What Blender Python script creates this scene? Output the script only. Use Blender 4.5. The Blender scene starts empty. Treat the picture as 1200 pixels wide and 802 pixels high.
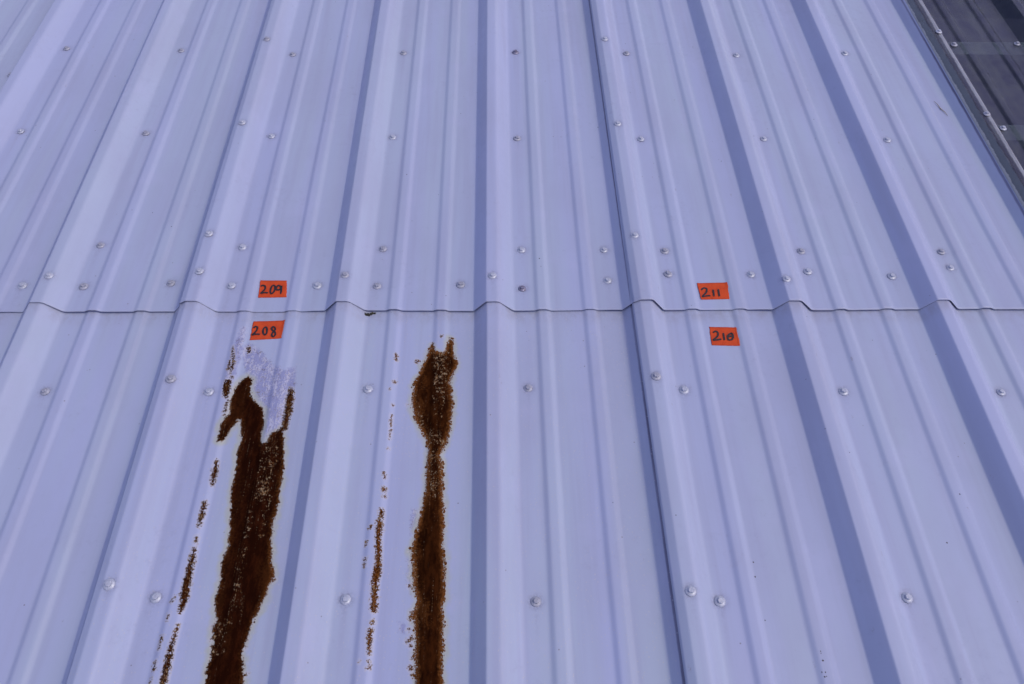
import bpy, bmesh, math, random
import numpy as np
from mathutils import Vector, Matrix

random.seed(7)
rng = np.random.default_rng(7)
SC = bpy.context.scene
COL = SC.collection

# ------------------------------------------------------------------ frame of the roof
# roof coordinates: x across the ribs, y up the slope, z off the pan of the sheets (metres)
SLOPE = math.radians(4.8)
RS = Matrix.Rotation(SLOPE, 3, 'X')
BASE = Vector((0.0, 0.0, 4.6))

# ------------------------------------------------------------------ camera
cam = bpy.data.cameras.new('camera')
cam.sensor_width = 36.0
cam.lens = 950.95 / 1200.0 * 36.0
cam.clip_start = 0.02
cam.clip_end = 500.0
cam_o = bpy.data.objects.new('camera', cam)
COL.objects.link(cam_o)
CR = Matrix(((0.99970024, 0.003717, -0.024199), (-0.017642, 0.794711, -0.606732), (0.016976, 0.606977, 0.794538)))
M4 = (RS @ CR).to_4x4()
M4.translation = BASE + RS @ Vector((0.03368, -1.05732, 1.28335))
cam_o.matrix_world = M4
SC.camera = cam_o

# ------------------------------------------------------------------ sky, sun, exposure
SUN_DIR = Vector((0.55, -0.15, 0.82)).normalized()          # towards the sun
sun_el = math.asin(SUN_DIR.z)
sun_az = math.atan2(SUN_DIR.x, SUN_DIR.y)
w = bpy.data.worlds.new('World')
SC.world = w
w.use_nodes = True
wn = w.node_tree
sky = wn.nodes.new('ShaderNodeTexSky')
sky.sky_type = 'NISHITA'
sky.sun_disc = False
sky.sun_elevation = sun_el
sky.sun_rotation = sun_az
sky.air_density = 1.0
sky.dust_density = 1.5
sky.ozone_density = 1.0
bg = wn.nodes['Background']
tint = wn.nodes.new('ShaderNodeMix'); tint.data_type = 'RGBA'; tint.blend_type = 'MULTIPLY'   # violet tint added to the sky light to colour the shaded rib sides
tint.inputs[0].default_value = 1.0
wn.links.new(sky.outputs['Color'], tint.inputs[6]); tint.inputs[7].default_value = (1.20, 0.885, 1.00, 1)
wn.links.new(tint.outputs[2], bg.inputs['Color'])
bg.inputs['Strength'].default_value = 0.15
sun = bpy.data.lights.new('sun', 'SUN')
sun.energy = 0.90
sun.angle = math.radians(20)
sun.color = (0.98, 1.0, 0.72)
sun_o = bpy.data.objects.new('sun', sun)
COL.objects.link(sun_o)
sun_o.location = (4, -2, 12)
sun_o.rotation_euler = (-SUN_DIR).to_track_quat('-Z', 'Y').to_euler()
SC.view_settings.view_transform = 'Standard'
SC.view_settings.look = 'None'
SC.view_settings.gamma = 1.0
SC.view_settings.exposure = 0.32

# ------------------------------------------------------------------ helpers
def obj(name, mesh, mat=None, parent=None, kind=None, label=None, loc=None):
    o = bpy.data.objects.new(name, mesh)
    COL.objects.link(o)
    if mat is not None and len(mesh.materials) == 0:
        mesh.materials.append(mat)
    if parent is not None:
        o.parent = parent
    if kind: o['kind'] = kind
    if label: o['label'] = label
    if loc is not None: o.location = loc
    return o

def place(o, x, y, z):
    """a top-level object that stands at roof coordinates x, y, z"""
    o.location = BASE + RS @ Vector((x, y, z))
    o.rotation_euler = (SLOPE, 0, 0)

def tag(o, label, cat, group=None):
    o['label'] = label
    o['category'] = cat
    if group: o['group'] = group
    return o

def mesh_py(name, verts, faces, smooth=True):
    me = bpy.data.meshes.new(name)
    me.from_pydata([tuple(v) for v in verts], [], faces)
    me.update()
    if smooth:
        me.polygons.foreach_set('use_smooth', [True] * len(me.polygons))
    return me

def grid_mesh(name, V, smooth=True):
    """V: (ny, nx, 3) array -> quad sheet, numpy fast path"""
    ny, nx = V.shape[:2]
    me = bpy.data.meshes.new(name)
    me.vertices.add(ny * nx)
    me.vertices.foreach_set('co', V.reshape(-1).astype(np.float32))
    idx = np.arange(ny * nx).reshape(ny, nx)
    q = np.stack([idx[:-1, :-1], idx[:-1, 1:], idx[1:, 1:], idx[1:, :-1]], -1).reshape(-1)
    nf = (ny - 1) * (nx - 1)
    me.loops.add(nf * 4)
    me.loops.foreach_set('vertex_index', q.astype(np.int32))
    me.polygons.add(nf)
    me.polygons.foreach_set('loop_start', np.arange(0, nf * 4, 4, dtype=np.int32))
    me.polygons.foreach_set('use_smooth', np.full(nf, smooth))
    me.update(calc_edges=True)
    me.validate()
    return me

def tube(name, pts, radii, n=6):
    vs, fs = [], []
    for i, p in enumerate(pts):
        a = Vector(pts[max(i - 1, 0)]); b = Vector(pts[min(i + 1, len(pts) - 1)])
        t = (b - a).normalized()
        u = t.cross(Vector((0, 0, 1))).normalized(); v = u.cross(t)
        for k in range(n):
            an = 2 * math.pi * k / n
            vs.append(Vector(p) + (u * math.cos(an) + v * math.sin(an)) * radii[i])
    for i in range(len(pts) - 1):
        for k in range(n):
            fs.append((i * n + k, i * n + (k + 1) % n, (i + 1) * n + (k + 1) % n, (i + 1) * n + k))
    fs.append(tuple(range(n)))
    fs.append(tuple((len(pts) - 1) * n + k for k in reversed(range(n))))
    return mesh_py(name, vs, fs)

# node shorthand
class NT:
    def __init__(s, name):
        s.m = bpy.data.materials.new(name); s.m.use_nodes = True
        s.t = s.m.node_tree; s.b = s.t.nodes['Principled BSDF']; s.out = s.t.nodes['Material Output']
        tc = s.t.nodes.new('ShaderNodeTexCoord'); s.co = tc.outputs['Object']
    def put(s, sock, v):
        if isinstance(v, bpy.types.NodeSocket): s.t.links.new(v, sock)
        else: sock.default_value = v
    def math(s, op, a, b=0.0, c=None, clamp=False):
        n = s.t.nodes.new('ShaderNodeMath'); n.operation = op; n.use_clamp = clamp
        s.put(n.inputs[0], a); s.put(n.inputs[1], b)
        if c is not None: s.put(n.inputs[2], c)
        return n.outputs[0]
    def step(s, v, lo, hi, a=0.0, b=1.0):
        n = s.t.nodes.new('ShaderNodeMapRange'); n.interpolation_type = 'SMOOTHSTEP'
        s.put(n.inputs[0], v); s.put(n.inputs[1], lo); s.put(n.inputs[2], hi); s.put(n.inputs[3], a); s.put(n.inputs[4], b)
        return n.outputs[0]
    def mix(s, f, a, b):
        n = s.t.nodes.new('ShaderNodeMix'); n.data_type = 'RGBA'
        s.put(n.inputs['Factor'], f)
        A, B = [i for i in n.inputs if i.type == 'RGBA'][:2]
        s.put(A, a if isinstance(a, bpy.types.NodeSocket) else (*a, 1)); s.put(B, b if isinstance(b, bpy.types.NodeSocket) else (*b, 1))
        return [o for o in n.outputs if o.type == 'RGBA'][0]
    def stretch(s, sx, sy, sz=1.0):
        n = s.t.nodes.new('ShaderNodeVectorMath'); n.operation = 'MULTIPLY'
        s.put(n.inputs[0], s.co); n.inputs[1].default_value = (sx, sy, sz)
        return n.outputs[0]
    def noise(s, scale, detail=3, rough=0.5, co=None, dist=0.0):
        n = s.t.nodes.new('ShaderNodeTexNoise')
        s.put(n.inputs['Vector'], co or s.co); n.inputs['Scale'].default_value = scale
        n.inputs['Detail'].default_value = detail; n.inputs['Roughness'].default_value = rough
        n.inputs['Distortion'].default_value = dist
        return n.outputs['Fac']
    def voro(s, scale, co=None, out='Distance'):
        n = s.t.nodes.new('ShaderNodeTexVoronoi')
        s.put(n.inputs['Vector'], co or s.co); n.inputs['Scale'].default_value = scale
        return n.outputs[out]
    def attr(s, name):
        n = s.t.nodes.new('ShaderNodeAttribute'); n.attribute_name = name
        return n.outputs['Fac']
    def bump(s, h, strength=0.3, dist=0.001, normal=None):
        n = s.t.nodes.new('ShaderNodeBump'); n.inputs['Strength'].default_value = strength
        n.inputs['Distance'].default_value = dist; s.put(n.inputs['Height'], h)
        if normal is not None: s.put(n.inputs['Normal'], normal)
        return n.outputs[0]
    def set(s, **k):
        for a, v in k.items():
            i = s.b.inputs[a.replace('_', ' ')]
            s.put(i, (*v, 1) if isinstance(v, tuple) and len(v) == 3 and i.type == 'RGBA' else v)
        return s.m

OFF = {0: .0016, 1: .0015, 2: -.0002, 3: -.0009, 4: -.0039, 5: -.0036, 6: .001, 7: .0025, 8: .002}      # each rib a few millimetres off its pitch
# ------------------------------------------------------------------ materials
PAINT = (0.336, 0.400, 0.556)
def painted(name, rusty=False):
    n = NT(name)
    band = n.noise(1.0, 2, 0.5, n.stretch(11, 0.35, 3))
    big = n.noise(2.3, 3)
    streak = n.noise(1.0, 4, 0.6, n.stretch(34, 1.4, 5))
    blotch = n.noise(11, 4, 0.6)
    col = n.mix(n.step(band, 0.36, 0.62), (0.335, 0.396, 0.572), (0.338, 0.414, 0.535))
    col = n.mix(n.step(big, 0.35, 0.7, 0, 0.5), col, PAINT)
    col = n.mix(n.step(streak, 0.42, 0.72, 0.0, 0.6), col, (0.300, 0.345, 0.480))          # chalky runs down the slope
    col = n.mix(n.step(blotch, 0.5, 0.75, 0.0, 0.30), col, (0.375, 0.42, 0.60))
    grime = n.noise(60, 5, 0.7)
    col = n.mix(n.math('MULTIPLY', n.step(grime, 0.5, 0.8), n.step(n.noise(5, 3), 0.45, 0.7, 0, 0.5)), col, (0.25, 0.28, 0.40))
    fix = n.attr('fixing')
    ring = n.math('MULTIPLY', fix, n.step(n.noise(190, 3, 0.7), 0.34, 0.62))
    col = n.mix(n.math('MULTIPLY', ring, 0.75), col, (0.19, 0.205, 0.29))
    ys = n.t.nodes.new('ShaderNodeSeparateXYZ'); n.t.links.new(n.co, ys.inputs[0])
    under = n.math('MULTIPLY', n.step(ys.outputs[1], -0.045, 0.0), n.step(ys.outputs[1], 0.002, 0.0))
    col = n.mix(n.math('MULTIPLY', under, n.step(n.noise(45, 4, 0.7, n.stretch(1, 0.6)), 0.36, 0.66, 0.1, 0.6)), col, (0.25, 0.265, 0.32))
    # shadow of the lap gap, painted as a dark line along each side lap's open edge
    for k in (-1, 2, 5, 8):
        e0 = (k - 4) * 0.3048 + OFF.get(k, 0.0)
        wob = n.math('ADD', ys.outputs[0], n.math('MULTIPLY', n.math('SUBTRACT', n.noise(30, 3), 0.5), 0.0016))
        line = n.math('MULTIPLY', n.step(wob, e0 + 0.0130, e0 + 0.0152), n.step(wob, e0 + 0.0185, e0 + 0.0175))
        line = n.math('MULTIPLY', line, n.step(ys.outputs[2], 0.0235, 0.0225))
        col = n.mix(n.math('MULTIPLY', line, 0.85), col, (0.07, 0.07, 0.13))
    cloud = n.noise(3.2, 5, 0.62, n.stretch(1.6, 0.7))
    col = n.mix(n.step(cloud, 0.42, 0.68, 0, 0.45), col, (0.300, 0.345, 0.475))
    # tiny dirt specks and little scuffs
    sp = n.voro(42); keep = n.noise(13, 2)
    dot = n.math('MULTIPLY', n.step(sp, 0.07, 0.035), n.step(keep, 0.55, 0.61))
    col = n.mix(n.math('MULTIPLY', dot, 0.75), col, (0.16, 0.15, 0.17))
    sp2 = n.voro(16, n.stretch(2.2, 0.8)); dot2 = n.math('MULTIPLY', n.step(sp2, 0.10, 0.05), n.step(n.noise(210, 3, 0.7), 0.48, 0.6))
    col = n.mix(n.math('MULTIPLY', dot2, n.step(n.noise(4, 2), 0.5, 0.6, 0, 0.5)), col, (0.22, 0.22, 0.26))
    rough = n.step(n.math('ADD', n.math('MULTIPLY', grime, 0.5), n.math('MULTIPLY', cloud, 0.5)), 0.35, 0.65, 0.34, 0.58)
    h = n.math('ADD', n.math('MULTIPLY', n.noise(420, 2), 0.25), n.noise(38, 2))
    nrm = n.bump(h, 0.06, 0.0012)
    spec = 0.3
    if rusty:
        R = n.attr('rust'); W = n.attr('worn'); SPK = n.attr('speckle'); ST = n.attr('streak')
        c = lambda v, amp: n.math('MULTIPLY', n.math('SUBTRACT', v, 0.5), amp)
        add = lambda *v: v[0] if len(v) == 1 else n.math('ADD', v[0], add(*v[1:]))
        n0 = n.noise(48, 2); n1 = n.noise(150, 3, 0.6); n2 = n.noise(520, 3, 0.7); n4 = n.noise(260, 3, 0.65)
        sx = n.t.nodes.new('ShaderNodeSeparateXYZ'); n.t.links.new(n.co, sx.inputs[0])
        young = n.step(sx.outputs[0], -0.36, -0.30)                     # the narrower patch is the younger, browner one
        d = add(R, c(n0, 9.0), c(n1, 12.0), n.math('MULTIPLY', c(n2, 1.0), n.math('ADD', 10.0, n.math('MULTIPLY', young, 9.0))))
        ds = add(ST, c(n1, 8.0), c(n4, 12.0), c(n2, 12.0), -0.4)
        # round rust spots that break out beside the patches
        vd = n.voro(165, n.stretch(1, 0.85)); vr = n.voro(165, n.stretch(1, 0.85), 'Color')
        near = n.math('MULTIPLY', n.step(add(R, c(n0, 10.0)), -7.5, -0.5, 0.0, 0.62), n.math('ADD', n.math('MULTIPLY', young, 0.6), 0.4))
        spot = n.math('SUBTRACT', n.math('MULTIPLY', near, n.math('ADD', vr, 0.25)), n.math('ADD', vd, 0.05))
        ve = n.voro(88, n.stretch(1, 0.9)); vs_ = n.voro(88, n.stretch(1, 0.9), 'Color')
        spot2 = n.math('SUBTRACT', n.math('MULTIPLY', n.math('MULTIPLY', near, vs_), 0.95), n.math('ADD', ve, n.math('ADD', 0.12, c(n2, 0.3))))
        d = n.math('MAXIMUM', n.math('MAXIMUM', d, ds), n.math('MAXIMUM', n.math('MULTIPLY', spot, 9.0), n.math('MULTIPLY', spot2, 12.0)))
        # worn, chalking topcoat
        wd = add(W, c(n1, 17.0), c(n2, 9.0))
        wm = n.step(wd, -5.0, 4.0)
        patchy = n.noise(62, 4, 0.65, n.stretch(1.7, 0.5))
        flake = n.step(add(n4, c(patchy, 1.8), c(n2, 0.5)), 0.46, 0.62)
        wcol = n.mix(flake, (0.235, 0.265, 0.44), (0.41, 0.445, 0.56))
        wcol = n.mix(n.step(add(n.noise(330, 4, 0.7, n.stretch(1, 0.5)), c(patchy, 0.4)), 0.55, 0.64, 0, 0.75), wcol, (0.17, 0.17, 0.30))
        wcol = n.mix(n.math('MULTIPLY', n.step(add(n4, c(n2, 0.6), c(n0, 0.5)), 0.63, 0.70), 0.8), wcol, (0.10, 0.075, 0.06))
        col = n.mix(n.math('MULTIPLY', wm, 0.9), col, wcol)
        # pale primer rim and yellowish run-off beside the rust
        halo = n.step(add(R, c(n0, 18.0), c(n1, 5.0)), -13.0, -1.0)
        col = n.mix(n.math('MULTIPLY', halo, 0.90), col, (0.355, 0.400, 0.350))
        hs = n.step(add(ST, c(n4, 6.0)), -5.5, -1.0)
        col = n.mix(n.math('MULTIPLY', hs, 0.38), col, (0.46, 0.49, 0.56))
        rim = n.step(add(d, c(n2, 7.0)), -2.2, -0.5)
        col = n.mix(n.math('MULTIPLY', rim, 0.75), col, n.mix(n.step(n2, 0.4, 0.6), (0.42, 0.42, 0.36), (0.44, 0.46, 0.50)))
        stain = n.math('MULTIPLY', n.step(add(n.math('MAXIMUM', R, ST), c(n1, 9.0)), -3.4, 0.5), n.step(n4, 0.40, 0.60))
        col = n.mix(n.math('MULTIPLY', stain, 0.60), col, (0.25, 0.18, 0.085))
        rm = n.step(d, -0.5, 0.6)
        tone = n.noise(95, 5, 0.72, n.stretch(1, 0.35))
        old = n.mix(n.step(tone, 0.42, 0.70), (0.012, 0.0032, 0.0015), (0.028, 0.0075, 0.0028))
        new = n.mix(n.step(tone, 0.34, 0.68), (0.011, 0.0032, 0.0013), (0.034, 0.0105, 0.0030))
        rc = n.mix(young, old, new)
        lump = n.noise(26, 3, 0.6, n.stretch(1, 0.4))
        rc = n.mix(n.math('MULTIPLY', n.step(add(lump, c(n4, 0.5)), 0.52, 0.66), n.math('ADD', n.math('MULTIPLY', young, 0.40), 0.15)), rc, (0.075, 0.027, 0.007))
        rc = n.mix(n.math('MULTIPLY', n.math('MULTIPLY', n.math('MULTIPLY', young, n.step(R, -4.0, 0.0, 0.25, 1.0)), n.step(add(R, c(n0, 9.0), c(n1, 8.0), c(n2, 5.0)), 9.0, 1.0)), 0.75), rc, (0.105, 0.040, 0.011))
        edge = n.step(add(R, c(n1, 15.0)), 9.0, 0.5)
        ef = n.math('MULTIPLY', edge, n.step(n.noise(330, 3, 0.6), 0.42, 0.6))
        rc = n.mix(n.math('MULTIPLY', ef, n.math('ADD', n.math('MULTIPLY', young, 0.55), 0.25)), rc, (0.15, 0.060, 0.016))
        fleck = n.step(add(n.noise(560, 4, 0.75, n.stretch(1, 0.45)), c(n1, 0.7), c(n0, 0.35)), 0.56, 0.68)
        # scratches running down the slope inside the patches
        scr = n.math('MULTIPLY', n.step(n.noise(1.0, 2, 0.5, n.stretch(420, 9, 1)), 0.62, 0.70), n.step(n.noise(400, 2), 0.5, 0.62))
        spm = n.step(add(SPK, c(n1, 16.0), c(n2, 6.0)), -1.5, 2.5)
        edge2 = n.step(add(R, c(n1, 11.0)), 3.2, 0.4)
        fl = n.math('MULTIPLY', fleck, n.math('MAXIMUM', n.math('MULTIPLY', spm, 0.80), n.math('MULTIPLY', edge2, 0.70)))
        fl = n.math('MAXIMUM', fl, n.math('MULTIPLY', scr, n.math('ADD', n.math('MULTIPLY', spm, 0.4), 0.40)))
        rc = n.mix(fl, rc, n.mix(n.step(n4, 0.42, 0.62), (0.17, 0.085, 0.028), (0.36, 0.31, 0.20)))
        col = n.mix(rm, col, rc)
        def fm(a, b):
            r2 = n.t.nodes.new('ShaderNodeMix'); n.put(r2.inputs[0], rm); n.put(r2.inputs[2], a); r2.inputs[3].default_value = b
            return r2.outputs[0]
        rough = fm(rough, 0.95); spec = fm(0.3, 0.0)
        hh = n.math('ADD', n.math('MULTIPLY', rm, 0.45), n.math('MULTIPLY', n.math('MULTIPLY', rm, n1), 0.9))
        nrm = n.bump(n.math('ADD', hh, n.math('MULTIPLY', wm, n.math('MULTIPLY', flake, -0.12))), 0.6, 0.0012, nrm)
    return n.set(Base_Color=col, Roughness=rough, Normal=nrm, IOR=1.45, Specular_IOR_Level=spec)

def simple(name, c1, c2, scale, rough, metal=0.0, bstr=0.15):
    n = NT(name)
    f = n.noise(scale, 4, 0.6)
    return n.set(Base_Color=n.mix(n.step(f, 0.35, 0.65), c1, c2), Roughness=rough, Metallic=metal, Normal=n.bump(f, bstr, 0.001))

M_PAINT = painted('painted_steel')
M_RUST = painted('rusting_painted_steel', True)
M_EDGE = simple('cut_sheet_edge', (0.09, 0.09, 0.13), (0.04, 0.04, 0.06), 200, 0.7)
M_SCREW = simple('weathered_zinc', (0.34, 0.39, 0.47), (0.44, 0.50, 0.58), 300, 0.45, 0.2)
M_SCREW_DULL = simple('dull_zinc', (0.26, 0.29, 0.35), (0.36, 0.40, 0.47), 240, 0.55, 0.2)
M_SCREW_DARK = simple('tarnished_zinc', (0.10, 0.10, 0.14), (0.30, 0.31, 0.42), 260, 0.5, 0.4)
M_RUBBER = simple('washer_rubber', (0.07, 0.07, 0.09), (0.10, 0.10, 0.13), 200, 0.8)
M_STEEL = simple('galvanised_steel', (0.28, 0.29, 0.29), (0.36, 0.37, 0.37), 30, 0.6, 0.0)
M_INK = simple('black_marker_ink', (0.010, 0.007, 0.010), (0.022, 0.012, 0.014), 300, 0.6)
M_TWIG = simple('dry_twig', (0.22, 0.19, 0.13), (0.34, 0.31, 0.23), 300, 0.9)
M_MOSS = simple('dark_moss', (0.012, 0.014, 0.010), (0.05, 0.05, 0.03), 500, 0.95, 0, 0.6)
M_DIRT = simple('dark_dirt', (0.03, 0.025, 0.03), (0.09, 0.08, 0.07), 500, 0.9)
M_GROUND = simple('gravel_ground', (0.12, 0.11, 0.10), (0.20, 0.19, 0.17), 3, 0.95)
M_WALL = simple('wall_paint', (0.30, 0.32, 0.42), (0.34, 0.36, 0.46), 4, 0.6)

def tape_material():
    n = NT('red_orange_tape')
    f = n.noise(45, 3, 0.6); g = n.noise(700, 2)
    c = n.mix(n.step(f, 0.35, 0.65), (0.46, 0.056, 0.014), (0.54, 0.072, 0.017))
    return n.set(Base_Color=c, Roughness=0.75, Specular_IOR_Level=0.2, Normal=n.bump(n.math('ADD', n.noise(1, 3, 0.6, n.stretch(160, 35)), n.math('MULTIPLY', g, 0.2)), 0.5, 0.0012))
M_TAPE = tape_material()

def skylight_material():
    n = NT('dirty_translucent_fibreglass')
    streak = n.noise(1.0, 4, 0.6, n.stretch(40, 3, 5)); blot = n.noise(24, 5, 0.7); fib = n.noise(240, 3, 0.7)
    dirt = n.step(n.math('ADD', n.math('MULTIPLY', streak, 0.45), n.math('MULTIPLY', blot, 0.55)), 0.36, 0.66)
    col = n.mix(dirt, (0.068, 0.072, 0.122), (0.122, 0.136, 0.160))
    sp = n.voro(60); keep = n.noise(16, 3)
    dot = n.math('MULTIPLY', n.step(n.math('ADD', sp, n.math('MULTIPLY', n.math('SUBTRACT', fib, 0.5), 0.2)), 0.17, 0.10), n.step(keep, 0.56, 0.64))
    col = n.mix(dot, col, (0.018, 0.018, 0.03))
    # along the side lap: frayed pale edge, green film on the leg, dark crease line, sky highlight painted on the crest
    sx = n.t.nodes.new('ShaderNodeSeparateXYZ'); n.t.links.new(n.co, sx.inputs[0])
    xx = n.math('ADD', sx.outputs[0], n.math('MULTIPLY', n.math('SUBTRACT', n.noise(70, 4, 0.7, n.stretch(1, 0.5)), 0.5), 0.006))
    win = lambda a, b, e=0.0015: n.math('MULTIPLY', n.step(xx, a - e, a + e), n.step(xx, b + e, b - e))
    leg = win(0.012, 0.033); fray = win(0.010, 0.0222, 0.001); crease = win(0.0335, 0.0385); crest = win(0.046, 0.059, 0.003); foot = win(0.083, 0.092, 0.002)
    col = n.mix(n.math('MULTIPLY', leg, 0.7), col, (0.24, 0.28, 0.30))
    col = n.mix(n.math('MULTIPLY', fray, 0.8), col, (0.40, 0.44, 0.44))
    col = n.mix(n.math('MULTIPLY', crest, n.step(n.noise(1.0, 4, 0.7, n.stretch(160, 14)), 0.32, 0.62, 0.35, 0.9)), col, (0.30, 0.34, 0.37))
    col = n.mix(n.math('MULTIPLY', n.math('MAXIMUM', crease, foot), 0.85), col, (0.018, 0.02, 0.03))
    n.set(Base_Color=col, Roughness=n.step(blot, 0.3, 0.7, 0.14, 0.30), IOR=1.5, Normal=n.bump(n.math('ADD', blot, n.math('MULTIPLY', fib, 0.3)), 0.08, 0.001))
    tr = n.t.nodes.new('ShaderNodeBsdfTransparent'); tr.inputs[0].default_value = (0.78, 0.84, 0.86, 1)
    fr = n.t.nodes.new('ShaderNodeFresnel'); fr.inputs['IOR'].default_value = 1.5
    mx = n.t.nodes.new('ShaderNodeMixShader')
    # clean resin lets light through when met squarely and turns milky at a slant
    clear = n.step(fr.outputs[0], 0.042, 0.085, 0.93, 0.56)
    clear = n.math('MULTIPLY', clear, n.math('SUBTRACT', 1.0, n.math('MULTIPLY', n.math('MAXIMUM', n.math('MAXIMUM', fray, crease), n.math('MAXIMUM', crest, n.math('MULTIPLY', leg, 0.5))), 0.8)))
    n.put(mx.inputs[0], clear)
    n.t.links.new(n.b.outputs[0], mx.inputs[1]); n.t.links.new(tr.outputs[0], mx.inputs[2])
    n.t.links.new(mx.outputs[0], n.out.inputs['Surface'])
    return n.m
M_SKY = skylight_material()

# ------------------------------------------------------------------ sheet profile
PITCH = 0.3048
def rib_x(k): return (k - 4) * PITCH + OFF.get(k, 0.0)
RIB = [(0, 0), (.0263, .0313), (.0509, .0313), (.0813, 0)]
LAP_RIB = [(.0170, .0252), (.0322, .0347), (.0560, .0347), (.0840, 0)]        # the sheet that lies on top, its edge open on the left
UNDER_RIB = [(0, 0), (.0200, .0245), (.0480, .0245), (.0600, .0120)]
MINOR = [((.125, 0), (.1330, .0042), (.1490, .0042), (.1575, 0)), ((.222, 0), (.2300, .0042), (.2460, .0042), (.2545, 0))]

def profile(a, b, step=0.006, left=LAP_RIB, right=UNDER_RIB):
    """x, z outline across one sheet from lap rib a to lap rib b, corners rounded"""
    P = [(rib_x(a) + x, z) for x, z in left]
    for k in range(a, b):
        s = (rib_x(k + 1) - rib_x(k)) / PITCH
        for mn in MINOR:
            P += [(rib_x(k) + x * s, z) for x, z in mn]
        P += [(rib_x(k + 1) + x, z) for x, z in (RIB if k + 1 < b else right)]
    P = [np.array(p) for p in P]
    out = [P[0]]
    for i in range(1, len(P) - 1):
        p, q, r = P[i - 1], P[i], P[i + 1]
        major = max(p[1], q[1], r[1]) > 0.01; falling = r[1] < q[1] or q[1] < p[1]
        rad = min((0.0060 if falling else 0.0022) if major else 0.0032, 0.4 * np.linalg.norm(q - p), 0.4 * np.linalg.norm(r - q))
        u = q + (p - q) / np.linalg.norm(p - q) * rad; v = q + (r - q) / np.linalg.norm(r - q) * rad
        for t in (0, 0.25, 0.5, 0.75, 1):
            out.append((1 - t) ** 2 * u + 2 * t * (1 - t) * q + t * t * v)
    out.append(P[-1])
    fine = [out[0]]
    for p, q in zip(out[:-1], out[1:]):
        m = max(1, int(math.ceil(np.linalg.norm(q - p) / step)))
        for j in range(1, m + 1): fine.append(p + (q - p) * j / m)
    return np.array(fine)

PH = rng.uniform(0, 6.28, (14, 2)); FX = rng.uniform(4, 26, 14); FY = rng.uniform(1.0, 9, 14)
def waviness(X, Y, seed):
    """oil canning of thin sheet, metres"""
    z = np.zeros_like(X)
    for i in range(14):
        z += np.sin(X * FX[i] + PH[i, 0] + seed * 1.7) * np.sin(Y * FY[i] + PH[i, 1] + seed * 2.3)
    return z * 0.00038

def seg_dist(X, Y, ax, ay, bx, by):
    dx, dy = bx - ax, by - ay
    t = np.clip(((X - ax) * dx + (Y - ay) * dy) / max(dx * dx + dy * dy, 1e-12), 0, 1)
    return np.hypot(X - ax - t * dx, Y - ay - t * dy), t

def poly_sd(X, Y, poly):
    D = np.full(X.shape, 1e3); ins = np.zeros(X.shape, bool)
    for i in range(len(poly)):
        (ax, ay), (bx, by) = poly[i - 1], poly[i]
        d, _ = seg_dist(X, Y, ax, ay, bx, by); D = np.minimum(D, d)
        c = (ay > Y) != (by > Y)
        with np.errstate(divide='ignore', invalid='ignore'):
            xi = (bx - ax) * (Y - ay) / (by - ay if by != ay else 1e-12) + ax
        ins ^= c & (X < xi)
    return np.where(ins, D, -D)

def ysteps(y0, y1, fy0, fy1, fine, coarse):
    ys = []
    y = y0
    while y < y1 - 1e-6:
        ys.append(y)
        y += fine if fy0 <= y < fy1 else coarse
    ys.append(y1)
    return np.array(ys)

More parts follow.
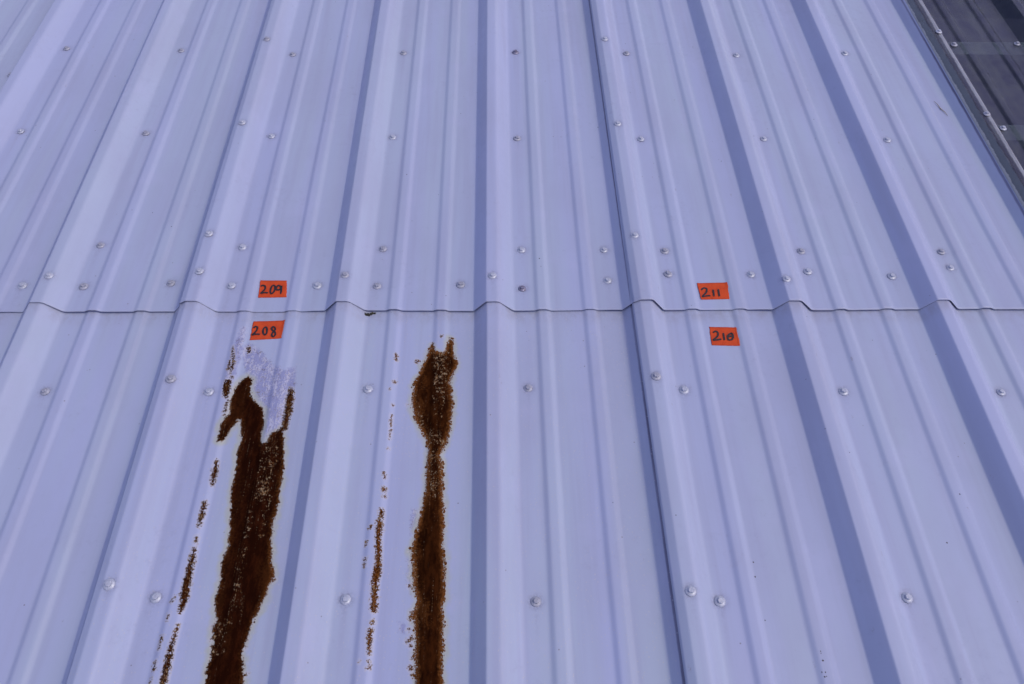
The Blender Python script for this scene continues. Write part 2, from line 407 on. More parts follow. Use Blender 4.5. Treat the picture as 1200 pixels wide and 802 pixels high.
THICK = 0.0008
def sheet_mesh(name, a, b, y0, y1, zoff, lift_end=0.0, fine=(0.0, 0.0, 0.02), stepx=0.006, seed=0, marks=None, left=LAP_RIB, right=UNDER_RIB):
    pr = profile(a, b, stepx, left, right)
    ys = ysteps(y0, y1, fine[0], fine[1], fine[2], 0.04)
    X, Y = np.meshgrid(pr[:, 0], ys)
    Z = np.repeat(pr[None, :, 1], len(ys), 0) + zoff
    # pans belly a little, rib tops stay straight
    Z = Z + waviness(X, Y, seed) * np.clip(1.2 - Z / 0.03, 0.25, 1)
    X = X + np.sin(Y * 2.1 + seed) * 0.0008
    if lift_end:
        e = np.exp(-(Y - y0) / 0.035)
        ripple = 0.8 + 0.22 * np.sin(X * 31 + seed) + 0.16 * np.sin(X * 83 + 2 * seed)
        rise = np.clip(pr[:, 1] / 0.03, 0, 1)[None, :] * (np.abs(X - rib_x(5) - 0.045) > 0.06)
        Z = Z + e * lift_end * np.clip(ripple, 0.6, 1.05) * (1 - 0.75 * rise)
        Y = Y + e * 0.0009 * np.sin(X * 13 + seed) * (Y <= y0 + 0.02)
    F = np.zeros_like(Z)
    for (sx, sy) in SCREWS:
        if pr[0, 0] - .02 < sx < pr[-1, 0] + .02 and y0 < sy < y1:
            r = np.hypot(X - sx, Y - sy)
            Z = Z - 0.0011 * np.exp(-(r / 0.013) ** 2)
            F = np.maximum(F, np.exp(-(np.maximum(r - 0.006, 0) / 0.007) ** 2))
            F = np.maximum(F, 0.55 * np.exp(-((X - sx) / 0.0045) ** 2) * np.where(Y < sy, np.exp((Y - sy) / 0.035), 0))
    V = np.stack([X, Y, Z], -1)
    # underside: closed thin sheet
    me = grid_mesh(name, V)
    fa = me.attributes.new('fixing', 'FLOAT', 'POINT'); fa.data.foreach_set('value', F.reshape(-1).astype(np.float32))
    if marks:
        flat = lambda A: A.reshape(-1)
        x, y = flat(X), flat(Y)
        R = np.full(x.shape, -1.0)
        for p in marks['rust']: R = np.maximum(R, poly_sd(x, y, p))
        ST = np.full(x.shape, -1.0)
        for s in marks['streaks']:
            for i in range(max(1, len(s) - 1)):
                p, q = s[i], s[min(i + 1, len(s) - 1)]
                d, t = seg_dist(x, y, p[0], p[1], q[0], q[1])
                ST = np.maximum(ST, (p[2] + (q[2] - p[2]) * t) - d)
        W = np.full(x.shape, -1.0); K = np.full(x.shape, -1.0)
        for p in marks['worn']: W = np.maximum(W, poly_sd(x, y, p))
        for p in marks['speckle']: K = np.maximum(K, poly_sd(x, y, p))
        for nm, A in (('rust', R), ('worn', W), ('speckle', K), ('streak', ST)):
            at = me.attributes.new(nm, 'FLOAT', 'POINT')
            at.data.foreach_set('value', np.clip(A * 1000, -40, 40).astype(np.float32))
    return me

def surf_z(x, zoff=0.0):
    """height of a sheet's upper face at x"""
    k = math.floor((x + 4 * PITCH) / PITCH)
    lap = (k % 3 == 2)
    P = [(0, 0)] + (LAP_RIB[1:] if lap else RIB[1:]) + [q for m in MINOR for q in m] + [(PITCH, 0)]
    u = x - rib_x(k)
    for (x0, z0), (x1, z1) in zip(P[:-1], P[1:]):
        if x0 <= u <= x1: return z0 + (z1 - z0) * (u - x0) / max(x1 - x0, 1e-9) + zoff
    return zoff

# ------------------------------------------------------------------ marks on the sheets, roof coordinates in metres
RUST = [[(-0.4349, -0.1562), (-0.4247, -0.1632), (-0.4258, -0.1849), (-0.4207, -0.2043), (-0.4027, -0.2216), (-0.3916, -0.2358), (-0.3872, -0.2572), (-0.387, -0.2908), (-0.3826, -0.3077), (-0.3725, -0.3043), (-0.3664, -0.2846), (-0.3507, -0.2703), (-0.3492, -0.2794), (-0.341, -0.3239), (-0.3358, -0.3583), (-0.3364, -0.4016), (-0.3339, -0.4275), (-0.3381, -0.4558), (-0.335, -0.5017), (-0.3296, -0.5283), (-0.3212, -0.5544), (-0.3271, -0.5692), (-0.3299, -0.5861), (-0.3383, -0.6112), (-0.3449, -0.6272), (-0.3464, -0.6483), (-0.3509, -0.674), (-0.3436, -0.6999), (-0.3425, -0.7201), (-0.3403, -0.7595), (-0.3976, -0.7587), (-0.3971, -0.7194), (-0.4005, -0.6991), (-0.3977, -0.6734), (-0.402, -0.6397), (-0.4004, -0.6212), (-0.4093, -0.5907), (-0.4064, -0.5712), (-0.411, -0.5275), (-0.405, -0.501), (-0.414, -0.4394), (-0.422, -0.3975), (-0.419, -0.3744), (-0.4241, -0.3232), (-0.421, -0.2986), (-0.4309, -0.2532), (-0.4371, -0.2531), (-0.4442, -0.2732), (-0.452, -0.2965), (-0.4629, -0.3036), (-0.464, -0.2902), (-0.4639, -0.263), (-0.4539, -0.2391), (-0.4561, -0.2107), (-0.4526, -0.1788), (-0.4451, -0.1671)], [(-0.0872, -0.0851), (-0.0979, -0.1226), (-0.1035, -0.145), (-0.1128, -0.1641), (-0.1184, -0.2004), (-0.1168, -0.2291), (-0.1094, -0.2573), (-0.0965, -0.2848), (-0.0852, -0.3047), (-0.0816, -0.3381), (-0.0835, -0.3638), (-0.0824, -0.408), (-0.0881, -0.4291), (-0.0909, -0.4551), (-0.0977, -0.4905), (-0.1023, -0.5156), (-0.0981, -0.533), (-0.0944, -0.574), (-0.0863, -0.5977), (-0.0935, -0.6154), (-0.0894, -0.6409), (-0.0867, -0.6658), (-0.087, -0.685), (-0.0836, -0.7236), (-0.0827, -0.7631), (-0.04, -0.7637), (-0.0426, -0.7241), (-0.0441, -0.7001), (-0.044, -0.6663), (-0.0452, -0.6315), (-0.0473, -0.6059), (-0.0445, -0.5871), (-0.0464, -0.528), (-0.0501, -0.5046), (-0.0499, -0.468), (-0.0535, -0.4025), (-0.0569, -0.3487), (-0.0619, -0.3357), (-0.052, -0.3121), (-0.0493, -0.2989), (-0.0438, -0.2718), (-0.0409, -0.2297), (-0.0431, -0.2009), (-0.0467, -0.1714), (-0.0413, -0.1535), (-0.0346, -0.1271), (-0.0425, -0.1074), (-0.045, -0.0746), (-0.0513, -0.0682), (-0.0558, -0.0873), (-0.0619, -0.1073), (-0.0788, -0.1032)]]
SPECKLE = [[(-0.3805, -0.3113), (-0.3622, -0.2919), (-0.3511, -0.3238), (-0.3505, -0.375), (-0.3543, -0.4241), (-0.3733, -0.4239), (-0.3774, -0.3831)], [(-0.3827, -0.4365), (-0.3749, -0.4398), (-0.374, -0.5013), (-0.3707, -0.5876), (-0.3752, -0.6282), (-0.3832, -0.6281), (-0.3815, -0.5735), (-0.3811, -0.5012)], [(-0.4018, -0.6212), (-0.3858, -0.6214), (-0.3782, -0.6737), (-0.3977, -0.6798)], [(-0.3616, -0.424), (-0.358, -0.3749), (-0.3587, -0.3237), (-0.3541, -0.3237), (-0.3497, -0.408), (-0.3498, -0.4865), (-0.354, -0.4864)], [(-0.0855, -0.1019), (-0.0522, -0.0958), (-0.0548, -0.1714), (-0.0602, -0.2539), (-0.0759, -0.2538), (-0.0783, -0.1573)], [(-0.0849, -0.2993), (-0.0524, -0.2996), (-0.0562, -0.4106), (-0.0692, -0.4187), (-0.0799, -0.3774)], [(-0.1184, -0.2004), (-0.1104, -0.2005), (-0.0924, -0.2721), (-0.0558, -0.2906), (-0.0612, -0.312), (-0.0861, -0.3082), (-0.1138, -0.2535)], [(-0.1022, -0.5116), (-0.0923, -0.5117), (-0.0881, -0.5908), (-0.0949, -0.5907)], [(-0.0941, -0.6045), (-0.0831, -0.6074), (-0.0818, -0.7088), (-0.0882, -0.7088)]]
WORN = [[(-0.4585, -0.0938), (-0.4465, -0.077), (-0.4195, -0.0982), (-0.391, -0.1313), (-0.3655, -0.1476), (-0.3477, -0.1356), (-0.3413, -0.1795), (-0.3491, -0.2143), (-0.3517, -0.2702), (-0.3672, -0.299), (-0.3805, -0.3024), (-0.3905, -0.233), (-0.4041, -0.2177), (-0.4198, -0.2004), (-0.4264, -0.1632), (-0.4406, -0.1472)], [(-0.4769, -0.1103), (-0.4724, -0.0726), (-0.4666, -0.0404), (-0.4598, -0.0404), (-0.4568, -0.0938), (-0.4585, -0.1471), (-0.4638, -0.1788), (-0.4754, -0.1689), (-0.478, -0.1389)], [(-0.1036, -0.436), (-0.0916, -0.4425), (-0.0949, -0.489), (-0.1019, -0.492), (-0.1065, -0.4612)], [(-0.1069, -0.5263), (-0.0985, -0.5264), (-0.0962, -0.5907), (-0.1047, -0.5625)], [(-0.1126, -0.6313), (-0.1045, -0.6341), (-0.105, -0.6473), (-0.1103, -0.6473)]]
STREAKS = [[(-0.4698, -0.1729, 0.0066), (-0.4687, -0.1866, 0.0071), (-0.467, -0.204, 0.0049)], [(-0.348, -0.1893, 0.0049), (-0.347, -0.2067, 0.0073), (-0.3455, -0.2333, 0.0077), (-0.3476, -0.2556, 0.0066), (-0.3464, -0.2739, 0.0055)], [(-0.3511, -0.2739, 0.0048), (-0.3545, -0.2919, 0.0047), (-0.3599, -0.3061, 0.0039)], [(-0.464, -0.161, 0.0027)], [(-0.4742, -0.1247, 0.0021), (-0.4739, -0.143, 0.0023)], [(-0.4567, -0.3419, 0.0031), (-0.4559, -0.3607, 0.0046), (-0.4562, -0.3841, 0.0031)], [(-0.4607, -0.4231, 0.0038), (-0.4607, -0.45, 0.0044), (-0.461, -0.4655, 0.0022)], [(-0.461, -0.4853, 0.0022), (-0.4597, -0.4944, 0.0019)], [(-0.4603, -0.5049, 0.0027), (-0.4592, -0.5226, 0.0043), (-0.4597, -0.5515, 0.0056), (-0.4591, -0.5727, 0.0062), (-0.4576, -0.5852, 0.0068), (-0.4579, -0.6016, 0.0041), (-0.4584, -0.6111, 0.0021)], [(-0.4577, -0.6318, 0.0017), (-0.4586, -0.6508, 0.003), (-0.4604, -0.6708, 0.0038), (-0.4594, -0.6915, 0.005), (-0.4593, -0.7131, 0.0049), (-0.4592, -0.7343, 0.0045)], [(-0.4732, -0.5878, 0.0012), (-0.4756, -0.5946, 0.0012)], [(-0.4759, -0.6176, 0.0022), (-0.4766, -0.6243, 0.0011)], [(-0.4785, -0.6493, 0.0014), (-0.4783, -0.6609, 0.0017), (-0.478, -0.6673, 0.0011)], [(-0.4783, -0.6875, 0.0017), (-0.478, -0.6987, 0.0016)], [(-0.4785, -0.7123, 0.0014), (-0.4783, -0.7232, 0.0014)], [(-0.4759, -0.0895, 0.0014), (-0.4664, -0.1309, 0.0033), (-0.4691, -0.151, 0.0017)], [(-0.4459, -0.0897, 0.0037), (-0.4428, -0.0981, 0.0034)], [(-0.4622, -0.2325, 0.0029), (-0.4624, -0.2437, 0.0023)], [(-0.3668, -0.2918, 0.0038), (-0.3646, -0.2865, 0.0024)], [(-0.352, -0.308, 0.0021), (-0.356, -0.2919, 0.0024)], [(-0.1553, -0.1099, 0.0021), (-0.1527, -0.1223, 0.0025)], [(-0.1524, -0.1748, 0.0033)], [(-0.1609, -0.1924, 0.0017)], [(-0.1528, -0.227, 0.002)], [(-0.1535, -0.2495, 0.001), (-0.1535, -0.2717, 0.0017)], [(-0.1528, -0.2808, 0.0013), (-0.1531, -0.2988, 0.0009)], [(-0.153, -0.3201, 0.001)], [(-0.1584, -0.37, 0.0019), (-0.1555, -0.3784, 0.0016)], [(-0.1559, -0.4016, 0.0043)], [(-0.1541, -0.4146, 0.0027)], [(-0.1571, -0.4419, 0.0041), (-0.1556, -0.4513, 0.0044)], [(-0.1584, -0.4623, 0.0052), (-0.1575, -0.4731, 0.0058), (-0.1587, -0.493, 0.0043), (-0.1558, -0.511, 0.005), (-0.1547, -0.5331, 0.005), (-0.1555, -0.5491, 0.007), (-0.1574, -0.5676, 0.0053), (-0.1562, -0.59, 0.0053), (-0.1558, -0.6106, 0.0049)], [(-0.1554, -0.6308, 0.0033)], [(-0.1583, -0.644, 0.0039), (-0.1579, -0.6636, 0.0036), (-0.1571, -0.679, 0.0027)], [(-0.1559, -0.6904, 0.0014), (-0.155, -0.7004, 0.0014)], [(-0.1734, -0.4714, 0.0026)], [(-0.1777, -0.4958, 0.0015), (-0.1777, -0.5033, 0.0015)], [(-0.1771, -0.5256, 0.0018), (-0.1766, -0.5387, 0.0018)], [(-0.1598, -0.7004, 0.0014)], [(-0.171, -0.6902, 0.0013)], [(-0.1128, -0.1246, 0.0044)], [(-0.0675, -0.0649, 0.0024)], [(-0.0846, -0.083, 0.0026), (-0.0842, -0.0935, 0.0043)], [(-0.1132, -0.1789, 0.0031)], [(-0.113, -0.1966, 0.003)], [(-0.1152, -0.2158, 0.0027)], [(-0.1266, -0.2253, 0.0017)], [(-0.038, -0.1271, 0.0045)], [(-0.047, -0.0703, 0.004)], [(-0.1014, -0.5725, 0.0028)], [(-0.0986, -0.6421, 0.0022)], [(-0.0939, -0.6553, 0.0035)], [(-0.1002, -0.6604, 0.0025)], [(-0.0938, -0.6676, 0.0024)], [(-0.0896, -0.6849, 0.0025)], [(-0.0926, -0.7, 0.0037)], [(-0.0882, -0.7088, 0.0024)], [(-0.0969, -0.6262, 0.0025), (-0.0948, -0.6154, 0.0028)], [(-0.4619, -0.2136, 0.0017), (-0.4622, -0.2287, 0.0017)], [(-0.4549, -0.3874, 0.0019)], [(-0.4044, -0.6344, 0.0023)], [(-0.403, -0.6541, 0.0017)], [(-0.347, -0.6298, 0.0024)], [(-0.3486, -0.6509, 0.0022)], [(-0.3388, -0.7055, 0.0022)], [(-0.321, -0.5601, 0.0028)], [(-0.3482, -0.6677, 0.0017)]]
TAPES = {
  '209': dict(corners=[(-0.451, 0.0856), (-0.3967, 0.0854), (-0.3898, 0.0394), (-0.4486, 0.0382)],
    ink=[[(-0.4475, 0.0681), (-0.4441, 0.0714), (-0.4383, 0.0681), (-0.4381, 0.0598), (-0.4444, 0.0497), (-0.4377, 0.0517), (-0.4292, 0.0504)], [(-0.4253, 0.0508), (-0.4259, 0.0639), (-0.4225, 0.0713), (-0.4179, 0.068), (-0.4178, 0.0557), (-0.4219, 0.0488), (-0.4255, 0.0517)], [(-0.4055, 0.0671), (-0.4117, 0.0713), (-0.415, 0.0647), (-0.4128, 0.059), (-0.4063, 0.0606), (-0.4046, 0.0696), (-0.4031, 0.0475)]]),
  '208': dict(corners=[(-0.4475, -0.0234), (-0.3841, -0.021), (-0.3845, -0.0667), (-0.4468, -0.0706)],
    ink=[[(-0.4442, -0.0406), (-0.4404, -0.0368), (-0.4364, -0.0398), (-0.4373, -0.0482), (-0.4433, -0.0576), (-0.438, -0.0561), (-0.4285, -0.0565)], [(-0.4223, -0.0387), (-0.424, -0.0463), (-0.422, -0.055), (-0.418, -0.0577), (-0.4157, -0.052), (-0.4176, -0.0407), (-0.4219, -0.038)], [(-0.4007, -0.0407), (-0.4056, -0.0377), (-0.408, -0.0415), (-0.405, -0.0468), (-0.3999, -0.0513), (-0.398, -0.0578), (-0.4013, -0.0626), (-0.4049, -0.0589), (-0.4041, -0.0528), (-0.4004, -0.0461), (-0.4007, -0.0407)]]),
  '211': dict(corners=[(0.4663, 0.0756), (0.5304, 0.0766), (0.5278, 0.0304), (0.4674, 0.0295)],
    ink=[[(0.4725, 0.0552), (0.4774, 0.0605), (0.4842, 0.0593), (0.4818, 0.049), (0.4718, 0.0375), (0.4808, 0.0391), (0.4894, 0.0399)], [(0.4972, 0.0564), (0.4969, 0.0469), (0.4962, 0.0374)], [(0.5084, 0.0571), (0.5078, 0.0468), (0.5074, 0.0374)]]),
  '210': dict(corners=[(0.4736, -0.0411), (0.5278, -0.0431), (0.5271, -0.0902), (0.471, -0.0877)],
    ink=[[(0.4792, -0.0567), (0.4844, -0.0529), (0.4887, -0.0579), (0.485, -0.0674), (0.4762, -0.0749), (0.4837, -0.0749), (0.493, -0.0731)], [(0.4993, -0.0579), (0.4988, -0.0674), (0.4985, -0.0761)], [(0.5181, -0.0592), (0.5129, -0.0599), (0.507, -0.0656), (0.5063, -0.0743), (0.5122, -0.075), (0.5171, -0.0694), (0.5171, -0.0599), (0.5142, -0.0591)], [(0.5076, -0.0675), (0.5124, -0.066), (0.517, -0.0668)]]),
}
TWIG = [(1.1849, 0.7039), (1.1874, 0.6913), (1.1919, 0.6717), (1.1959, 0.6576), (1.2004, 0.6422)]
MOSS = [(-0.2226, -0.0091), (-0.2173, -0.0102), (-0.2098, -0.0069)]
DIRT = [(0.5395, -0.6843), (0.5393, -0.6875), (0.5395, -0.6983), (0.5339, -0.7153), (0.5391, -0.7154), (0.5366, -0.7222), (0.5394, -0.7216), (0.6686, -0.0327), (0.6712, -0.3448), (0.8526, -0.4194), (0.8006, -0.5078), (0.4647, -0.5387), (0.4641, -0.6346), (0.4626, -0.5635), (0.2408, -0.4301), (0.8495, 0.6238), (0.2993, 0.5942), (-0.9453, 0.9686), (-0.9497, 0.7999), (-0.6707, 0.2403), (0.1356, 0.1439), (0.6757, 0.5393), (1.1782, 0.9383), (0.5865, 0.4657), (-0.0439, 0.6471), (0.6399, 1.1273), (-0.1652, 0.4122), (-0.0888, 0.3479), (0.3394, -0.4692), (-0.7255, 0.2887), (-0.9353, 0.5758)]
PAN= [(-1.2186, 0.8026), (-1.1128, 0.9234), (-0.8058, 0.9181), (-0.5037, 0.9027), (-1.1145, 0.5726), (-0.8112, 0.5672), (-0.5044, 0.5564), (-0.2052, 0.9112), (-0.209, 0.5532), (0.0995, 0.915), (0.0964, 0.5511), (0.4033, 0.9123), (0.4016, 0.5489), (0.7059, 0.908), (1.0091, 0.9186), (0.7071, 0.5501), (1.0167, 0.5489), (-0.8114, 0.1872), (-0.9385, 0.0724), (-0.8119, 0.069), (-0.6356, 0.078), (-0.5063, 0.1809), (-0.509, 0.0706), (-0.3312, 0.0708), (-0.502, -0.1923), (-0.8072, -0.1904), (-0.2029, 0.1755), (-0.2063, 0.0681), (-0.0325, 0.0724), (0.0976, 0.1733), (0.0966, 0.0618), (0.2776, 0.1723), (0.2776, 0.0828), (0.4105, 0.1695), (0.4088, 0.1019), (-0.2027, -0.1896), (0.1017, -0.1876), (0.4, -0.1939), (0.586, 0.0991), (0.711, 0.1691), (0.711, 0.1086), (0.8884, 0.0935), (1.0206, 0.1661), (1.0244, 0.1186), (0.7064, -0.1998), (1.012, -0.2031), (-0.5041, -0.5866), (-0.2023, -0.5933), (0.1017, -0.6003), (0.3974, -0.6037), (0.703, -0.601), (1.3291, 0.9614), (1.5111, 0.9672), (1.3242, 0.5925)]
TOP= [(-0.5678, 0.9182), (-0.5683, 0.564), (0.3418, 0.9266), (0.3415, 0.5638), (-0.8705, 0.0718), (-0.5702, 0.1878), (-0.5669, 0.0798), (-0.5633, -0.1867), (-0.2695, 0.0721), (0.0342, 0.0697), (0.3416, 0.1828), (0.3419, -0.1862), (0.6449, 0.0588), (-0.5668, -0.5777), (0.3444, -0.5987), (1.2707, 0.9644), (1.2682, 0.6016)]

# ------------------------------------------------------------------ the roof
roof = bpy.data.objects.new('metal_roof', None)
COL.objects.link(roof)
place(roof, 0, 0, 0)
tag(roof, 'ribbed lavender painted metal roof of overlapping screwed sheets', 'roof')
roof['kind'] = 'thing'
UP_Z = 0.0024            # the upper course lies on the lower one
VIS0, VIS1 = -0.80, 1.25
# every fastener: those the picture shows, then the rows carried on a little way beyond it
EXTRA = []
for y in (0.92, 0.555, 0.178, -0.19, -0.59, 1.30, -0.98):
    for k in range(-1, 11):
        x = rib_x(k) + 0.099
        if (y > 0 or y < -0.9) and k >= 8: continue
        if any(math.hypot(x - q[0], y - q[1]) < 0.04 for q in PAN): continue
        EXTRA.append((x, y))
SCREWS = PAN + TOP + EXTRA

def solid(o, t=THICK):
    md = o.modifiers.new('thickness', 'SOLIDIFY'); md.thickness = t; md.offset = -1.0
    md.use_rim = True
    return o

sheets = {}
for course, (y0, y1, zo, lift) in {'low': (-3.0, 0.16, 0.0, 0.0), 'up': (0.0, 3.6, UP_Z, 0.0025)}.items():
    for a in (-4, -1, 2, 5, 8, 11):
        if course == 'up' and a == 8: continue
        seen = a in (-1, 2, 5)
        rusty = course == 'low' and a == 2
        fy = (VIS0, VIS1, 0.003 if rusty else 0.007) if seen else (0, 0, 1)
        marks = dict(rust=RUST, streaks=STREAKS, worn=WORN, speckle=SPECKLE) if rusty else None
        me = sheet_mesh('roof_sheet', a, a + 3, y0, y1, zo, lift, fy, 0.003 if rusty else 0.007, seed=a + (9 if course == 'up' else 0), marks=marks)
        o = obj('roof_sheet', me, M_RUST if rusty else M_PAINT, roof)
        me.materials.append(M_EDGE)
        md = solid(o).modifiers[0]; md.material_offset_rim = 1
        sheets[(course, a)] = o
sheets[('low', 2)]['label'] = 'rusted roof sheet with two long brown rust patches below the lap'

# the far edge screws and washers: low domed cap on a rubber ring
def lathe(prof, n=16):
    vs, fs = [], []
    for r, z in prof:
        for k in range(n):
            a = 2 * math.pi * k / n; vs.append((r * math.cos(a), r * math.sin(a), z))
    for i in range(len(prof) - 1):
        for k in range(n):
            fs.append((i * n + k, i * n + (k + 1) % n, (i + 1) * n + (k + 1) % n, (i + 1) * n + k))
    return vs, fs

def screw_mesh(name, mat):
    vs, fs = lathe([(.0088, .0), (.0091, .0011), (.0088, .0018), (.0074, .0029), (.0056, .0034), (.0053, .0036)])
    base = len(vs)
    nrub = 16
    # flanged hex head
    for z, r in ((.0030, .0050), (.0060, .0049), (.0068, .0040)):
        for k in range(6):
            a = math.pi * k / 3 + .3; vs.append((r * math.cos(a), r * math.sin(a), z))
    for j in range(2):
        for k in range(6):
            fs.append((base + j * 6 + k, base + j * 6 + (k + 1) % 6, base + (j + 1) * 6 + (k + 1) % 6, base + (j + 1) * 6 + k))
    fs.append(tuple(base + 12 + k for k in range(6)))
    fs.append(tuple(5 * 16 + k for k in range(16)))
    me = mesh_py(name, vs, fs, False)
    sm = [p.index < 5 * 16 for p in me.polygons]
    me.polygons.foreach_set('use_smooth', sm)
    me.materials.append(M_RUBBER); me.materials.append(mat)
    me.polygons.foreach_set('material_index', [0 if p.index < 16 else 1 for p in me.polygons])
    return me
SCREW = screw_mesh('screw', M_SCREW)
SCREW_DULL = screw_mesh('screw_dull', M_SCREW_DULL)
SCREW_DARK = screw_mesh('screw_tarnished', M_SCREW_DARK)

def owner(x, y):
    k = math.floor((x + 4 * PITCH - 0.01) / PITCH)
    a = -4 + 3 * ((k + 4) // 3)
    return ('up' if y > 0 else 'low'), a
bpy.context.view_layer.update()
def ground_z(x, y):
    o = sheets.get(owner(x, y))
    if o:
        hit, loc, nrm, idx = o.ray_cast(Vector((x, y, 0.3)), Vector((0, 0, -1)))
        if hit: return loc.z
    return surf_z(x, UP_Z if y > 0 else 0)

def add_screw(x, y, parent, base_z, dark=False, z=None):
    o = bpy.data.objects.new('screw', SCREW_DARK if dark else (SCREW_DULL if random.random() < 0.4 else SCREW))
    COL.objects.link(o); o.parent = parent
    zz = ground_z(x, y) if z is None else z
    o.location = (x, y, zz - 0.0002)
    o.rotation_euler = (random.uniform(-.07, .07), random.uniform(-.07, .07), random.uniform(0, 6.28))
    s = random.uniform(0.94, 1.06); o.scale = (s, s, s)
    if dark: o['label'] = 'dark tarnished screw'
    return o

# ------------------------------------------------------------------ skylight sheet beside the metal
sky_me = sheet_mesh('skylight', 8, 11, -0.02, 3.6, 0.003, 0.0, (0.2, 1.6, 0.015), 0.006, seed=4,
                    left=[(.0185, .0222), (.0330, .0372), (.0580, .0372), (.0880, 0)])
org = Vector((rib_x(8), 0, 0))
sky_me.transform(Matrix.Translation(-org))
skylight = obj('skylight', sky_me, M_SKY)
place(skylight, *org)
sd = skylight.modifiers.new('thickness', 'SOLIDIFY'); sd.thickness = 0.0014; sd.offset = -1
tag(skylight, 'dark translucent ribbed skylight sheet at the right edge of the roof', 'skylight')

for (x, y) in PAN + TOP:
    c, a = owner(x, y)
    on_top = (x, y) in TOP
    z = None
    if c == 'up' and a == 8:
        s = add_screw(x - org.x, y, skylight, 0, z=(0.0405 if on_top else 0.0032))
        continue
    dark = (round(x, 3), round(y, 3)) in ((0.100, 0.915), (0.097, 0.062))
    add_screw(x, y, sheets[(c, a)], UP_Z if c == 'up' else 0.0, dark)
for (x, y) in EXTRA:
    c, a = owner(x, y)
    if (c, a) in sheets: add_screw(x, y, sheets[(c, a)], 0)

# ------------------------------------------------------------------ purlins and rails under the sheets
def purlin_mesh():
    x0, x1 = -2.4, 4.3
    pts = [(-.030, -.018), (-.030, 0), (.028, 0), (.028, -.15), (.09, -.15), (.09, -.135)]
    vs = [(x, y, z) for x in (x0, x1) for y, z in pts]
    n = len(pts)
    fs = [(i, i + 1, n + i + 1, n + i) for i in range(n - 1)]
    return mesh_py('purlin', vs, fs, False)
PM = purlin_mesh()
for y in (-2.5, -2.1, -1.74, -1.36, -0.98, -0.60, -0.19, 0.17, 0.59, 0.962, 1.34, 1.72, 2.1, 2.5, 2.9, 3.3):
    o = obj('purlin', PM, M_STEEL, roof, loc=(0, y, -0.0075))
    if not o.modifiers:
        md = o.modifiers.new('thickness', 'SOLIDIFY'); md.thickness = 0.002; md.offset = -1

# ------------------------------------------------------------------ dirt crumbs lying on the sheets
def crumbs(name, spots, rmin, rmax):
    bm = bmesh.new()
    for (x, y) in spots:
        r = random.uniform(rmin, rmax)
        z = ground_z(x, y)
        res = bmesh.ops.create_icosphere(bm, subdivisions=1, radius=r)
        for v in res['verts']:
            v.co.x *= random.uniform(.6, 1.3); v.co.y *= random.uniform(.8, 1.5); v.co.z *= 0.35
            v.co += Vector((x, y, z + r * 0.1))
    me = bpy.data.meshes.new(name); bm.to_mesh(me); bm.free()
    return me
obj('dirt_crumbs', crumbs('dirt_crumbs', DIRT, 0.0008, 0.0014), M_DIRT, roof, kind='stuff')

# moss clump squeezed out under the lap
bm = bmesh.new()
for (x, y) in MOSS:
    for j in range(16):
        r = random.uniform(.0009, .0023)
        res = bmesh.ops.create_icosphere(bm, subdivisions=1, radius=r)
        off = Vector((random.gauss(0, .0028), random.gauss(0, .0012) , random.uniform(0, .0015)))
        for v in res['verts']:
            v.co *= random.uniform(.75, 1.2)
            v.co += Vector((x + .2173, y + .0102 + 0.003, 0)) + off
me = bpy.data.meshes.new('moss_clump'); bm.to_mesh(me); bm.free()
moss = obj('moss_clump', me, M_MOSS)
place(moss, -0.2173, -0.0102, 0.0008)
tag(moss, 'tiny black moss clump under the sheet lap, left of the narrower rust patch', 'moss')

# dry twig on the pan near the skylight
o0 = TWIG[2]
tw = tube('twig', [(x - o0[0] + (0.0015 if i % 2 else 0), y - o0[1], 0.0018 + 0.0008 * (i % 2)) for i, (x, y) in enumerate(TWIG)], [.0003, .0006, .0011, .0008, .0004], 6)
twig = obj('twig', tw, M_TWIG)
z0 = ground_z(o0[0], o0[1])
place(twig, o0[0], o0[1], z0)
tag(twig, 'short dry twig lying on the sheet just left of the dark skylight', 'twig')

# ------------------------------------------------------------------ numbered tapes
TAPE_LABEL = {
    '209': 'red orange tape marked 209, above the lap on the left',
    '208': 'red orange tape marked 208, above the wide rust patch just below the lap',
    '211': 'red orange tape marked 211, above the lap on the right',
    '210': 'red orange tape marked 210, below the lap on the right'}
def bilinear(c, u, v):
    (a, b, d, e) = [Vector((*q, 0)) for q in c]           # top-left, top-right, bottom-right, bottom-left
    return a.lerp(b, u).lerp(e.lerp(d, u), v)
def ribbon(pts, width, z):
    """pen stroke as a thin flat ribbon with round-ish ends"""
    P = []
    for i in range(len(pts) - 1):                          # Catmull-Rom through the pen points
        p0, p1, p2, p3 = [Vector((*pts[min(max(j, 0), len(pts) - 1)], 0)) for j in (i - 1, i, i + 1, i + 2)]
        for t in (0, .25, .5, .75):
            P.append(0.5 * ((2 * p1) + (p2 - p0) * t + (2 * p0 - 5 * p1 + 4 * p2 - p3) * t * t + (3 * p1 - p0 - 3 * p2 + p3) * t ** 3))
    P.append(Vector((*pts[-1], 0)))
    vs, fs = [], []
    for i, p in enumerate(P):
        t = (P[min(i + 1, len(P) - 1)] - P[max(i - 1, 0)]); t = t.normalized() if t.length > 1e-9 else Vector((1, 0, 0))
        nrm = Vector((-t.y, t.x, 0))
        wd = width * (0.55 if i in (0, len(P) - 1) else 1.0) * random.uniform(.9, 1.1) / 2
        for s in (1, -1):
            q = p + nrm * wd * s; vs.append((q.x, q.y, z(q.x, q.y)))
    for i in range(len(P) - 1): fs.append((2 * i, 2 * i + 1, 2 * i + 3, 2 * i + 2))
    return vs, fs
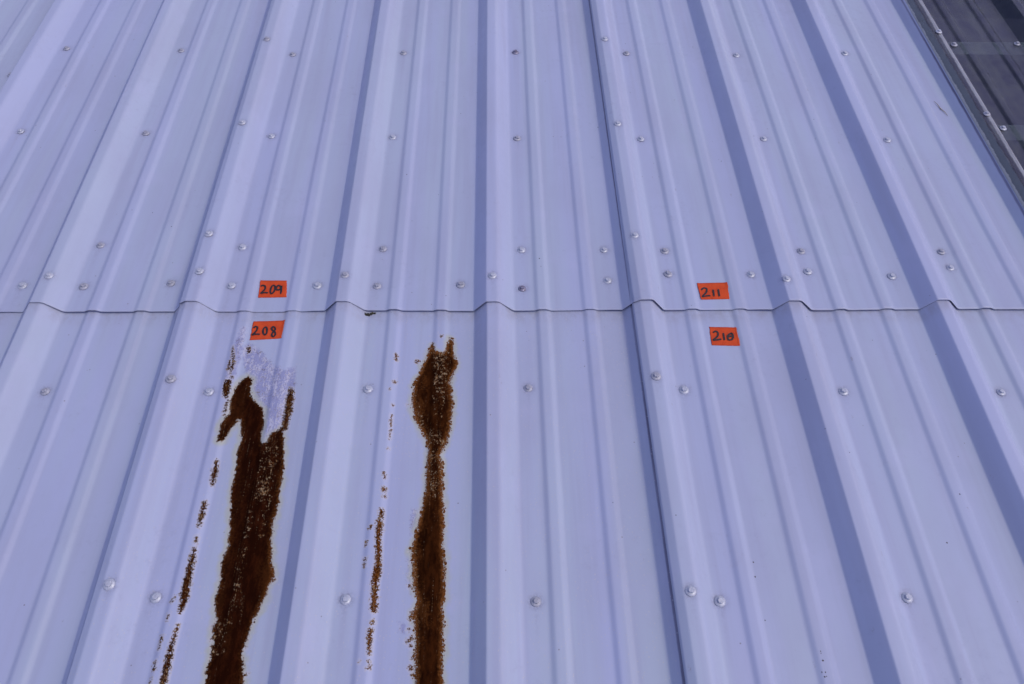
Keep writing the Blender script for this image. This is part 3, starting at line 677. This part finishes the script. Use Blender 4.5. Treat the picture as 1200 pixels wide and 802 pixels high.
for num, d in TAPES.items():
    zo = UP_Z if num in ('209', '211') else 0.0
    cx = sum(p[0] for p in d['corners']) / 4; cy = sum(p[1] for p in d['corners']) / 4
    zz = lambda x, y: ground_z(x, y) + 0.0006
    NX, NY = 28, 10
    V = np.zeros((NY + 1, NX + 1, 3))
    for j in range(NY + 1):
        for i in range(NX + 1):
            u, v = i / NX, j / NY
            p = bilinear(d['corners'], u, v)
            # torn ends are a little ragged, corners lift slightly
            if i in (0, NX): p.x += random.uniform(-.0006, .0006)
            lift = 0.0009 * max(0, abs(2 * u - 1) - .85) / .15 * (.9 if (u > .5) == (int(num) % 2 == 0) else .1)
            V[j, i] = (p.x - cx, p.y - cy, zz(p.x, p.y) + lift + 0.00012 * math.sin(u * 9 + v * 5 + int(num)))
    me = grid_mesh('number_tape', V[::-1])
    t = obj('number_tape', me, M_TAPE)
    place(t, cx, cy, 0)
    sm = t.modifiers.new('thickness', 'SOLIDIFY'); sm.thickness = 0.00025; sm.offset = -1
    tag(t, TAPE_LABEL[num], 'tape', 'numbered tapes stuck on the roof sheets')
    vs, fs = [], []
    for si, s in enumerate(d['ink']):
        a, f = ribbon(s, 0.0038, lambda x, y: zz(x, y) + 0.0009 + 0.0001 * si)
        n0 = len(vs); vs += [(p[0] - cx, p[1] - cy, p[2]) for p in a]; fs += [tuple(n0 + i for i in q) for q in f]
    ink = mesh_py('handwritten_number', vs, fs, False)
    obj('handwritten_number', ink, M_INK, t)

# ------------------------------------------------------------------ walls and ground below, so that the inside is dark
def box(name, x0, x1, y0, y1, z0, z1, mat, tilt=True):
    vs = []
    for x in (x0, x1):
        for y in (y0, y1):
            top = 4.6 + math.tan(SLOPE) * y - 0.2 if tilt else z1
            vs += [(x, y, z0), (x, y, top)]
    fs = [(0, 1, 3, 2), (4, 6, 7, 5), (0, 4, 5, 1), (2, 3, 7, 6), (1, 5, 7, 3), (0, 2, 6, 4)]
    return obj(name, mesh_py(name, vs, fs, False), mat, kind='structure')
box('wall', -2.5, -2.35, -2.9, 3.5, 0, 0, M_WALL)
box('wall', 4.25, 4.4, -2.9, 3.5, 0, 0, M_WALL)
box('wall', -2.35, 4.25, -2.9, -2.75, 0, 0, M_WALL)
box('wall', -2.35, 4.25, 3.35, 3.5, 0, 0, M_WALL)
G = 300
obj('ground', mesh_py('ground', [(-G, -G, 0), (G, -G, 0), (G, G, 0), (-G, G, 0)], [(0, 1, 2, 3)], False), M_GROUND, kind='structure')
